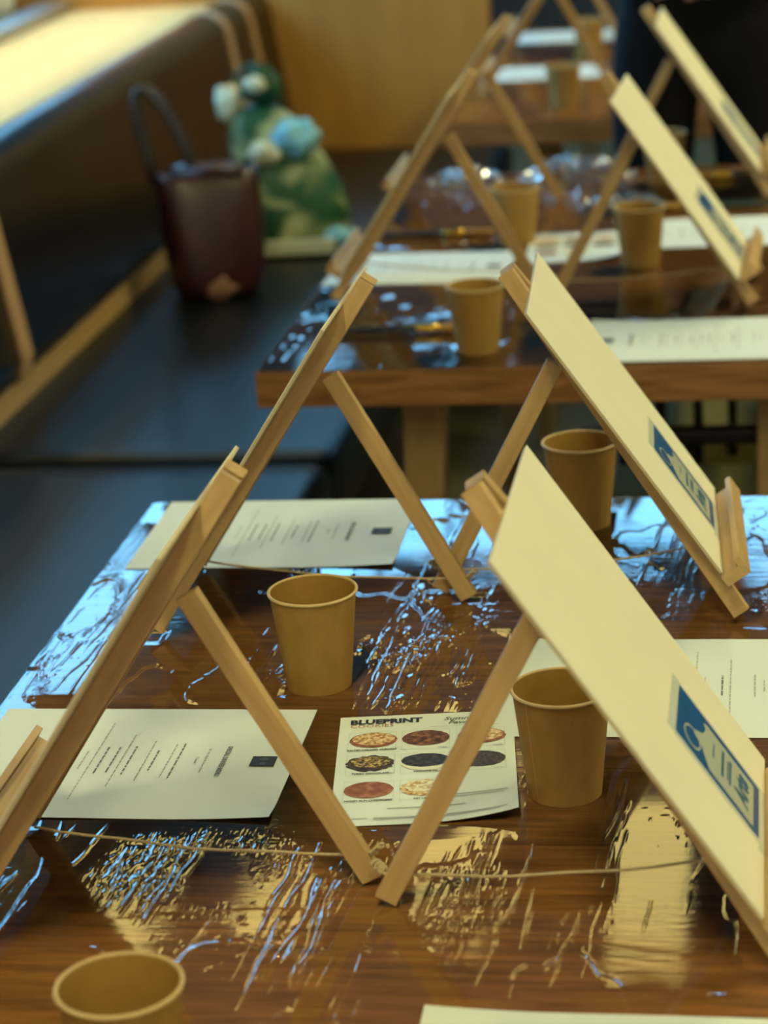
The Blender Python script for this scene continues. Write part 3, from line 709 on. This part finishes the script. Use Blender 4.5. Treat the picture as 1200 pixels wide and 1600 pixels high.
def make_menu():
    """letter sheet; the top of the page is towards +x, lines run along y (reader sits at -x)"""
    t = empty('dinner_menu')
    sheet(PW, PL, 'page', M['paper'], t, lambda u, v: 0.0004 * math.sin(u * 5) * (1 - v) + 0.0035 * max(0, (u - 0.62) / 0.38) ** 2 * max(0, 0.12 - v) / 0.12)
    zz = 0.0009
    soft = MB(); dark = MB()
    def line(mb, d, half, off=0.0, th=0.0020, seed=0):
        r = random.Random(seed); y = half
        while y > -half:
            w = min(r.uniform(0.003, 0.011), y + half)
            x = PW / 2 - d
            k = r.uniform(0.8, 1.15)
            mb.add([(x - th * k / 2, y + off, zz), (x - th * k / 2, y - w + off, zz), (x + th * k / 2, y - w + off, zz), (x + th * k / 2, y + off, zz)], [(0, 1, 2, 3)])
            y -= w + r.uniform(0.0012, 0.002)
    def words(mb, s, d, size, bold):
        vs, fs = text_mesh(s, size, bold=bold)
        mb.add([(PW / 2 - d + y, -x, zz) for x, y in vs], fs)
    words(dark, 'SPECIAL DINNER MENU', 0.060, 0.0055, 0.0003)
    line(soft, 0.076, 0.024, seed=1, th=0.0016)
    words(dark, 'Choose 1', 0.0835, 0.0038, 0.00005)
    for k, (d, hf, dk) in enumerate(((0.100, 0.034, 1), (0.107, 0.033, 0), (0.120, 0.020, 1), (0.127, 0.039, 0), (0.141, 0.028, 1), (0.148, 0.052, 0), (0.155, 0.026, 1), (0.165, 0.026, 1), (0.173, 0.076, 0), (0.181, 0.018, 0),
                                     (0.196, 0.022, 1), (0.203, 0.058, 0), (0.224, 0.024, 0), (0.232, 0.013, 0))):
        line(dark if dk else soft, d, hf, seed=10 + k, th=0.0016 if dk else 0.0013)
    lg = MB().box((PW / 2 - 0.026, 0.0, zz + 0.0001), (0.021, 0.019, 0.0001)).build('logo_block', M['ink_dark'], t)
    soft.build('body_text', M['ink_soft'], t, fix=False)['kind'] = 'stuff'; dark.build('headings', M['ink'], t, fix=False)['kind'] = 'stuff'
    mk = MB(); mk.disc((PW / 2 - 0.026, 0.004, zz + 0.0002), 0.004, 16, 0.003); mk.box((PW / 2 - 0.026, -0.005, zz + 0.0002), (0.005, 0.005, 0.00005))
    mk.build('logo_mark', M['ink_mark'], lg)
    return t
mn = make_menu()
for i, (x, y, side, turn, words_) in enumerate(MENUS):
    m = mn if i == 0 else copy_tree(mn)
    m.location = (x, y, TZ + 0.0009); m.rotation_euler = (0, 0, turn + (0 if side < 0 else math.pi))
    tag(m, 'white printed dinner menu sheet, ' + words_, 'menu', 'dinner menu sheets')

# ------------------------------------------------------------------ cookie card
CW, CL = 0.148, 0.211
def make_card():
    t = empty('cookie_card')
    sheet(CW, CL, 'page', M['paper'], t, lambda u, v: 0.010 * max(0, (u - 0.45) / 0.55) ** 2 * max(0, (0.55 - v) / 0.55) ** 1.5)
    zc = 0.0005
    def lift(u, v): return 0.010 * max(0, (u - 0.45) / 0.55) ** 2 * max(0, (0.55 - v) / 0.55) ** 1.5
    def put(x, y): # card coordinates to a point lying on the curled sheet
        u, v = x / CW + 0.5, y / CL + 0.5
        return lift(u, v) + zc
    def flatmesh(vs, fs, dz=0.0): return [(x, y, put(x, y) + dz) for x, y in vs], fs
    def U(u, v): return ((u - 0.5) * CW, (0.5 - v) * CL)
    def words(mb, s, u, v, size, bold, align='LEFT', shear=0.0, squash=1.0):
        vs, fs = text_mesh(s, size, align, bold, shear, squash); cx, cy = U(u, v)
        mb.add(*flatmesh([(x + cx, y + cy) for x, y in vs], fs, 0.0002))
    ti = MB(); words(ti, 'BLUEPRINT', 0.06, 0.062, 0.0125, 0.0006, squash=0.98); ti.build('title', M['ink_dark'], t, fix=False)
    t2 = MB(); words(t2, 'COOKIES', 0.06, 0.102, 0.0085, 0.0, squash=1.05); t2.build('subtitle', M['ink_red'], t, fix=False)
    t3 = MB(); words(t3, "Summer's", 0.60, 0.062, 0.0095, 0.0002, shear=0.3); words(t3, 'Favorites', 0.625, 0.100, 0.009, 0.0002, shear=0.3)
    cols = (0.195, 0.50, 0.81); rows = (0.255, 0.475, 0.715)
    caps = {(0, 0): 'SALTED CARAMEL CUPCAKE', (0, 1): 'TURBO CHOCOLATE', (1, 1): 'WHOOPIE PIE', (0, 2): 'HONEY BUN CHEESECAKE', (1, 2): 'KEY LIME PIE'}
    fr = MB(); bg = MB(); small = MB()
    kinds = [['ck_lattice', 'ck_brown', 'ck_lattice'], ['ck_pecan', 'ck_dark', 'ck_cocoa'], ['ck_red', 'ck_cream', None]]
    for r in range(3):
        for c in range(3):
            kd = kinds[r][c]
            cx, cy = U(cols[c], rows[r])
            if kd is None: continue
            w, hh = 0.0405, 0.0385
            for (ax, ay, bx2, by2) in ((cx - w / 2, cy - hh / 2, cx + w / 2, cy - hh / 2 + 0.0005), (cx - w / 2, cy + hh / 2 - 0.0005, cx + w / 2, cy + hh / 2), (cx - w / 2, cy - hh / 2, cx - w / 2 + 0.0004, cy + hh / 2), (cx + w / 2 - 0.0004, cy - hh / 2, cx + w / 2, cy + hh / 2)):
                fr.add(*flatmesh([(ax, ay), (bx2, ay), (bx2, by2), (ax, by2)], [(0, 1, 2, 3)], 0.0002))
            n = 36; rr = random.Random(r * 3 + c)
            rough = 0.10 if kd in ('ck_pecan', 'ck_cream') else 0.02
            def blob(rx, ry, ox, oy, m, name, dz):
                vs = [(0 + cx + ox, cy + 0.003 + oy)] + [(cx + ox + rx * math.cos(2 * math.pi * k / n) * (1 + rr.uniform(-rough, rough)), cy + 0.003 + oy + ry * math.sin(2 * math.pi * k / n) * (1 + rr.uniform(-rough, rough))) for k in range(n)]
                return MB().add(*flatmesh(vs, [(0, k + 1, (k + 1) % n + 1) for k in range(n)], dz)).build(name, M[m], t, fix=False)
            if kd == 'ck_dark':
                blob(0.0200, 0.0148, 0, -0.003, 'ck_white', 'cookie_print', 0.00025); blob(0.0200, 0.0130, 0, 0.0015, kd, 'cookie_print', 0.0004)
            elif kd == 'ck_lattice':
                blob(0.0200, 0.0148, 0.001, 0, 'ck_red', 'cookie_print', 0.00025); blob(0.0178, 0.0125, 0.001, 0.0015, kd, 'cookie_print', 0.0004)
            elif kd == 'ck_pecan':
                blob(0.0200, 0.0150, 0, 0, 'ck_cocoa', 'cookie_print', 0.00025); blob(0.0165, 0.0108, 0, 0.002, kd, 'cookie_print', 0.0004)
            elif kd == 'ck_cream':
                blob(0.0200, 0.0150, 0, 0, 'ck_lattice', 'cookie_print', 0.00025); blob(0.0165, 0.0112, 0.001, 0.003, kd, 'cookie_print', 0.0004)
            else:
                blob(0.0200, 0.0150, 0, 0, kd, 'cookie_print', 0.0003)
            if (c, r) in caps:
                words(t3, caps[(c, r)], cols[c], rows[r] + 0.078, 0.0038, 0.0002, 'CENTER', 0.15, 0.84)
            small.add(*flatmesh([(cx + 0.010, cy - 0.0175), (cx + 0.018, cy - 0.0175), (cx + 0.018, cy - 0.0165), (cx + 0.010, cy - 0.0165)], [(0, 1, 2, 3)], 0.0002))
    for (u0, u1, v, th) in ((0.66, 0.95, 0.775, 0.0016), (0.66, 0.93, 0.795, 0.0014), (0.30, 0.72, 0.868, 0.0016), (0.08, 0.20, 0.945, 0.0012), (0.23, 0.60, 0.945, 0.0018), (0.62, 0.94, 0.945, 0.0018), (0.23, 0.9, 0.957, 0.0012), (0.52, 0.92, 0.135, 0.0005)):
        a = U(u0, v); b = U(u1, v); k = 10
        vs = []
        for q in range(k + 1):
            x = a[0] + (b[0] - a[0]) * q / k; vs += [(x, a[1] - th / 2), (x, a[1] + th / 2)]
        small.add(*flatmesh(vs, [(2 * q, 2 * q + 2, 2 * q + 3, 2 * q + 1) for q in range(k)], 0.0002))
    fr.build('photo_frames', M['frame_ink'], t, fix=False)['kind'] = 'stuff'; t3.build('captions', M['ink'], t, fix=False)['kind'] = 'stuff'; small.build('small_print', M['ink_soft'], t, fix=False)['kind'] = 'stuff'
    return t
cd = make_card()
for i, (x, y, turn, words_) in enumerate(CARDS):
    m = cd if i == 0 else copy_tree(cd)
    m.location = (x, y, TZ + 0.0010); m.rotation_euler = (0, 0, turn)
    tag(m, 'printed cookie menu card with photo grid, ' + words_, 'menu card', 'cookie menu cards')

# ------------------------------------------------------------------ paint brushes
def make_brush(length, handle):
    t = empty('paint_brush')
    hl = length * 0.62
    MB().tube([(0, 0, 0), (0.01, 0, 0), (hl * 0.5, 0, 0), (hl * 0.85, 0, 0), (hl, 0, 0)], [0.0018, 0.0028, 0.0046, 0.0052, 0.0042], 12).build('handle', M[handle], t, smooth=True)
    MB().tube([(hl, 0, 0), (hl + 0.004, 0, 0), (hl + 0.020, 0, 0), (hl + 0.034, 0, 0)], [0.0047, 0.0052, 0.0056, 0.0062], 12).build('ferrule', M['gold'], t, smooth=True)
    mb = MB().tube([(hl + 0.034, 0, 0), (hl + 0.045, 0, 0), (length - 0.005, 0, 0), (length, 0, 0)], [0.0056, 0.0064, 0.0056, 0.003], 12); mb.build('bristles', M['bristle'], t, smooth=True)
    return t
b1 = make_brush(0.215, 'navy'); b2 = make_brush(0.215, 'teal')
for k, (x, y, rz, proto, l) in enumerate(((-0.62, 3.157, 0.0, b1, 'navy handled paint brush pointing at the front cup of the middle table'),
                                          (-0.66, 3.79, -0.02, None, 'navy handled paint brush behind the bench-side menu of the middle table'),
                                          (0.035, 3.955, math.pi + 0.03, b2, 'teal handled paint brush beside the right menu of the middle table'),
                                          (0.14, 4.22, math.pi + 0.05, 't', 'teal handled paint brush at the far right of the middle table'),
                                          (-0.60, 5.87, 0.0, None, 'navy handled paint brush beside the rear cup of the far table'))):
    if proto is None: o = copy_tree(b1)
    elif proto == 't': o = copy_tree(b2)
    else: o = proto
    o.location = (x - (0.07 if k == 3 else 0), y, TZ + 0.0075); o.rotation_euler = (0, 0, rz)
    tag(o, l, 'paint brush', 'paint brushes')

# ------------------------------------------------------------------ crumpled film on the middle table
def crumple(cx, cy, sx, sy, h, seed, label):
    nx, ny = 90, 60
    u, v = np.meshgrid(np.linspace(-1, 1, nx), np.linspace(-1, 1, ny))
    rr = np.clip(1 - np.sqrt(u ** 2 + v ** 2) ** 1.5, 0, 1)
    z = rr ** 0.6 * h * (0.35 + 0.65 * np.abs(vnoise(u * 5 + 7, v * 4, seed)) + 0.5 * np.abs(vnoise(u * 12, v * 9, seed + 1))) + 0.004
    x = cx + u * sx + 0.012 * vnoise(u * 9, v * 9, seed + 2); y = cy + v * sy + 0.012 * vnoise(u * 9 + 3, v * 9, seed + 3)
    vs = np.stack([x, y, z + TZ], -1).reshape(-1, 3); idx = np.arange(nx * ny).reshape(ny, nx)
    fc = np.stack([idx[:-1, :-1], idx[:-1, 1:], idx[1:, 1:], idx[1:, :-1]], -1).reshape(-1, 4)
    keep = rr.reshape(-1)[fc].max(1) > 0
    o = MB().add(vs.tolist(), fc[keep].tolist()).build('crumpled_film', M['film_crumpled'], smooth=False, fix=False)
    tag(o, label, 'plastic film', 'crumpled film on the middle table')
crumple(-0.34, 4.235, 0.105, 0.075, 0.045, 5, 'crumpled clear film heaped at the far end of the middle table')
crumple(-0.545, 4.25, 0.06, 0.05, 0.03, 9, 'small crumpled clear film behind the bench-side easels of the middle table')
crumple(-0.245, 3.98, 0.07, 0.06, 0.022, 14, 'small crumpled clear film between the cups of the middle table')

# ------------------------------------------------------------------ chairs tucked under the middle table
def make_chair():
    t = empty('arm_chair')                    # faces -x
    sm = MB(); n = 10; vs = []; fs = []
    sm.box((0, 0, 0.405), (0.45, 0.40, 0.07)); sm.build('seat', M['olive'], t, bevel=0.02)
    MB().box((0.235, 0, 0.66), (0.05, 0.40, 0.30), Matrix.Rotation(math.radians(8), 3, 'Y')).build('backrest', M['olive'], t, bevel=0.02)
    for sx in (-1, 1):
        for sy in (-1, 1):
            top = 0.60 if sx < 0 else 0.80
            MB().tube([(sx * 0.20, sy * 0.205, 0.0), (sx * 0.195, sy * 0.205, 0.37), (sx * 0.195 + (0.02 if sx > 0 else 0), sy * 0.205, top)], 0.010, 10).build('leg', M['steel'], t, smooth=True)
    for sy in (-1, 1):
        MB().box((0.0, sy * 0.205, 0.605), (0.46, 0.03, 0.02)).build('armrest', M['steel'], t, bevel=0.003)
        MB().tube([(-0.08, sy * 0.205, 0.40), (-0.08, sy * 0.205, 0.60)], 0.008, 8).build('arm_post', M['steel'], t, smooth=True)
    MB().box((0, 0, 0.36), (0.40, 0.38, 0.02)).build('seat_frame', M['steel'], t)
    return t
ch = make_chair()
for i, (x, y, l) in enumerate(((-0.03, 3.30, 'nearer olive armchair tucked under the right of the middle table'), (0.02, 3.86, 'farther olive armchair tucked under the right of the middle table'))):
    o = ch if i == 0 else copy_tree(ch)
    o.location = (x, y, 0); tag(o, l, 'chair', 'olive armchairs')

# ------------------------------------------------------------------ bags on the banquette
def loft(sections, n=28, pw=3.0, cap=True):
    """sections: (cx, cy, z, rx, ry, turn); rounded-box outlines joined upwards"""
    mb = MB(); vs = []; fs = []
    for cx, cy, z, rx, ry, a in sections:
        for k in range(n):
            t = 2 * math.pi * k / n; c, s = math.cos(t), math.sin(t)
            x = rx * math.copysign(abs(c) ** (2 / pw), c); y = ry * math.copysign(abs(s) ** (2 / pw), s)
            vs.append((cx + x * math.cos(a) - y * math.sin(a), cy + x * math.sin(a) + y * math.cos(a), z))
    for j in range(len(sections) - 1):
        for k in range(n): fs.append((j * n + k, j * n + (k + 1) % n, (j + 1) * n + (k + 1) % n, (j + 1) * n + k))
    if cap: fs += [tuple(range(n - 1, -1, -1)), tuple((len(sections) - 1) * n + k for k in range(n))]
    return mb.add(vs, fs)
def wad(name, c, r, mat, parent, seed, sq=(1, 1, 1)):
    mb = MB(); n, m = 20, 12; vs = []; fs = []; rr = random.Random(seed)
    ph = [rr.uniform(0, 6) for _ in range(6)]
    for j in range(m + 1):
        t = math.pi * j / m
        for k in range(n):
            a = 2 * math.pi * k / n
            q = r * (1 + 0.16 * math.sin(3 * a + ph[0]) * math.sin(2 * t + ph[1]) + 0.12 * math.sin(5 * a + ph[2] + 3 * t) + 0.08 * math.sin(7 * t + ph[3] + 2 * a))
            vs.append((c[0] + sq[0] * q * math.sin(t) * math.cos(a), c[1] + sq[1] * q * math.sin(t) * math.sin(a), c[2] + sq[2] * q * math.cos(t)))
    for j in range(m):
        for k in range(n): fs.append((j * n + k, j * n + (k + 1) % n, (j + 1) * n + (k + 1) % n, (j + 1) * n + k))
    return mb.add(vs, fs).build(name, M[mat], parent, smooth=True)
def green_bag():
    t = empty('tote_bag', (-1.10, 5.33, SEAT)); tag(t, 'green leaf-print tote bag with pale tissue and blue patches, slumped on the bench', 'bag')
    loft([(0.0, 0, 0.0, 0.125, 0.10, 0.2), (0.0, 0, 0.03, 0.140, 0.115, 0.2), (0.005, 0, 0.10, 0.140, 0.11, 0.25), (-0.01, 0, 0.17, 0.120, 0.095, 0.3), (-0.035, 0.005, 0.24, 0.100, 0.08, 0.2), (-0.055, 0.01, 0.30, 0.075, 0.06, 0.2), (-0.065, 0.01, 0.335, 0.045, 0.04, 0.2)]).build('body', M['bag'], t, smooth=True, subsurf=1)
    wad('tissue', (-0.125, 0.0, 0.335), 0.042, 'tissue', t, 3, (0.8, 0.7, 1.0))
    wad('tissue', (-0.045, 0.0, 0.375), 0.040, 'green', t, 5, (1.1, 0.9, 1.0))
    wad('tissue', (-0.055, -0.035, 0.385), 0.022, 'tissue', t, 6, (1.2, 0.8, 0.8))
    wad('blue_patch', (0.035, -0.065, 0.265), 0.046, 'cyan', t, 8, (1.2, 0.7, 0.9))  # sky-blue lump on the side of the bag
    wad('tissue', (-0.035, -0.085, 0.235), 0.032, 'tissue', t, 11, (1.2, 0.7, 0.8))
    wad('blue_patch', (0.125, -0.085, 0.035), 0.026, 'cyan', t, 12, (1.5, 0.7, 0.8))  # smaller sky-blue lump by the base
    MB().box((0.02, -0.118, 0.022), (0.20, 0.012, 0.035), Matrix.Rotation(0.12, 3, 'Z')).build('pale_band', M['tissue'], t, bevel=0.004)
    pts = [(-0.10 + 0.10 * math.cos(a) * 0.6 + 0.03, 0.03, 0.32 + 0.10 * math.sin(a)) for a in [math.pi * k / 12 for k in range(13)]]
    MB().tube(pts, 0.007, 8).build('handle', M['green'], t, smooth=True)
green_bag()
def red_bag():
    t = empty('handbag', (-1.175, 4.86, SEAT)); tag(t, 'dark maroon leather handbag with long handles leaning on the banquette back', 'handbag')
    loft([(0.0, 0, 0.0, 0.085, 0.065, 0.35), (0.0, 0, 0.02, 0.100, 0.078, 0.35), (0.0, 0, 0.13, 0.112, 0.072, 0.35), (-0.005, 0, 0.235, 0.112, 0.052, 0.35), (-0.005, 0.0, 0.28, 0.108, 0.034, 0.35), (-0.005, 0.0, 0.27, 0.10, 0.024, 0.35), (-0.005, 0.0, 0.18, 0.09, 0.03, 0.35)]).build('body', M['maroon'], t, smooth=True, subsurf=1)
    wad('base_patch', (0.01, -0.058, 0.030), 0.038, 'buff', t, 21, (1.0, 0.6, 0.75))
    for s in (-1, 1):
        pts = []
        for k in range(17):
            a = math.pi * k / 16
            pts.append((-0.075 - 0.055 * math.sin(a) + 0.040 * math.cos(a), s * 0.018 + 0.016 * math.cos(a), 0.25 + 0.20 * math.sin(a) ** 0.8))
        MB().tube(pts, 0.008, 8).build('handle', M['handle'], t, smooth=True)
    wad('bag_flap', (0.0, 0.0, 0.27), 0.05, 'maroon', t, 23, (1.75, 0.7, 0.35))
red_bag()

# ------------------------------------------------------------------ person standing between the tables
def person(x, y, rz):
    root = empty('person', (x, y, 0), rz)
    tag(root, 'person in black clothes standing beyond the middle table, hands held at the waist', 'person')
    V = []; E = []; RAD = []; KIND = []
    def add(p, r, parent=None, kind=0):
        V.append(p); RAD.append(r); KIND.append(kind)
        if parent is not None: E.append((parent, len(V) - 1))
        return len(V) - 1
    pel = add((0, 0, 0.95), (0.165, 0.115))
    bel = add((0, 0.0, 1.08), (0.150, 0.105), pel); che = add((0, 0.005, 1.28), (0.165, 0.115), bel); upc = add((0, 0.01, 1.40), (0.14, 0.095), che)
    nk = add((0, 0.005, 1.49), (0.058, 0.058), upc, 1); nk2 = add((0, -0.005, 1.54), (0.055, 0.058), nk, 1)
    hd = add((0, -0.015, 1.60), (0.068, 0.085), nk2, 1); hd2 = add((0, -0.012, 1.68), (0.076, 0.095), hd, 1); hd3 = add((0, -0.005, 1.745), (0.055, 0.068), hd2, 1)
    for s in (-1, 1):
        hip = add((s * 0.095, 0, 0.88), (0.098, 0.100), pel); th = add((s * 0.10, 0.0, 0.68), (0.082, 0.085), hip)
        kn = add((s * 0.10, -0.01, 0.48), (0.058, 0.062), th); cf = add((s * 0.10, 0.015, 0.33), (0.056, 0.060), kn); an = add((s * 0.10, 0.02, 0.10), (0.042, 0.046), cf)
        hl = add((s * 0.10, 0.02, 0.05), (0.040, 0.045), an, 2); ft = add((s * 0.105, -0.10, 0.04), (0.044, 0.036), hl, 2); add((s * 0.11, -0.17, 0.032), (0.036, 0.026), ft, 2)
        sh = add((s * 0.185, 0.01, 1.40), (0.062, 0.062), upc); ua = add((s * 0.235, 0.015, 1.24), (0.048, 0.050), sh)
        el = add((s * 0.255, 0.01, 1.12), (0.042, 0.043), ua); fa = add((s * 0.18, -0.10, 1.085), (0.036, 0.036), el)
        wr = add((s * 0.10, -0.185, 1.075), (0.026, 0.022), fa, 1)
        pm = add((s * 0.045, -0.215 - 0.012 * s, 1.07), (0.034, 0.018), wr, 1)
        for k in range(4):
            dz = 0.024 - 0.016 * k; ln = (0.92, 1.0, 0.95, 0.78)[k]
            a = add((s * 0.018, -0.226 - 0.016 * s, 1.070 + dz), (0.0085, 0.0085), pm, 1)
            b = add((s * (0.018 - 0.030 * ln), -0.232 - 0.018 * s, 1.064 + dz), (0.008, 0.008), a, 1)
            add((s * (0.018 - 0.052 * ln), -0.222 - 0.020 * s, 1.056 + dz), (0.007, 0.007), b, 1)
        a = add((s * 0.050, -0.222 - 0.010 * s, 1.102), (0.010, 0.010), pm, 1); add((s * 0.022, -0.232 - 0.010 * s, 1.110), (0.009, 0.009), a, 1)
    me = bpy.data.meshes.new('skeleton'); me.from_pydata(V, E, []); ob = bpy.data.objects.new('skeleton', me); COL.objects.link(ob)
    md = ob.modifiers.new('skin', 'SKIN'); md.use_smooth_shade = True
    sv = me.skin_vertices[0].data
    for i, r in enumerate(RAD): sv[i].radius = r; sv[i].use_root = (i == 0)
    ss = ob.modifiers.new('sub', 'SUBSURF'); ss.levels = 2; ss.render_levels = 2
    dg = bpy.context.evaluated_depsgraph_get(); dg.update()
    body = bpy.data.meshes.new_from_object(ob.evaluated_get(dg))
    bpy.data.objects.remove(ob); body.name = 'body'
    body.materials.clear()
    for m in ('black_cloth', 'skin', 'steel'): body.materials.append(M[m])
    Va = np.array(V); Ka = np.array(KIND); ev = np.array(E)
    A, B = Va[ev[:, 0]], Va[ev[:, 1]]; L2 = ((B - A) ** 2).sum(1)
    for p in body.polygons:
        c = np.array(p.center); t = np.clip(((c - A) * (B - A)).sum(1) / L2, 0, 1)
        d = (((A + (B - A) * t[:, None]) - c) ** 2).sum(1); i = int(d.argmin())
        p.material_index = int(Ka[ev[i, 1]] if t[i] > 0.5 or Ka[ev[i, 0]] == Ka[ev[i, 1]] else Ka[ev[i, 0]]); p.use_smooth = True
    bo = bpy.data.objects.new('body', body); COL.objects.link(bo); bo.parent = root
    # hair, eyes, nose, mouth, ears
    wad('hair', (0, 0.014, 1.715), 0.096, 'hair', root, 2, (0.92, 1.06, 0.85))
    for s in (-1, 1):
        wad('eye', (s * 0.031, -0.098, 1.668), 0.011, 'eye', root, 4, (1.2, 0.6, 0.7)); wad('ear', (s * 0.077, 0.005, 1.655), 0.026, 'skin', root, 9, (0.35, 0.7, 1.1))
    MB().add([(-0.012, -0.100, 1.64), (0.012, -0.100, 1.64), (0, -0.128, 1.632), (0, -0.100, 1.675), (0, -0.098, 1.622)], [(0, 2, 3), (2, 1, 3), (0, 4, 2), (4, 1, 2), (0, 3, 4), (1, 4, 3)]).build('nose', M['skin'], root)
    wad('mouth', (0, -0.094, 1.602), 0.012, 'buff', root, 14, (1.7, 0.7, 0.45))
person(-0.125, 4.70, 0.0)
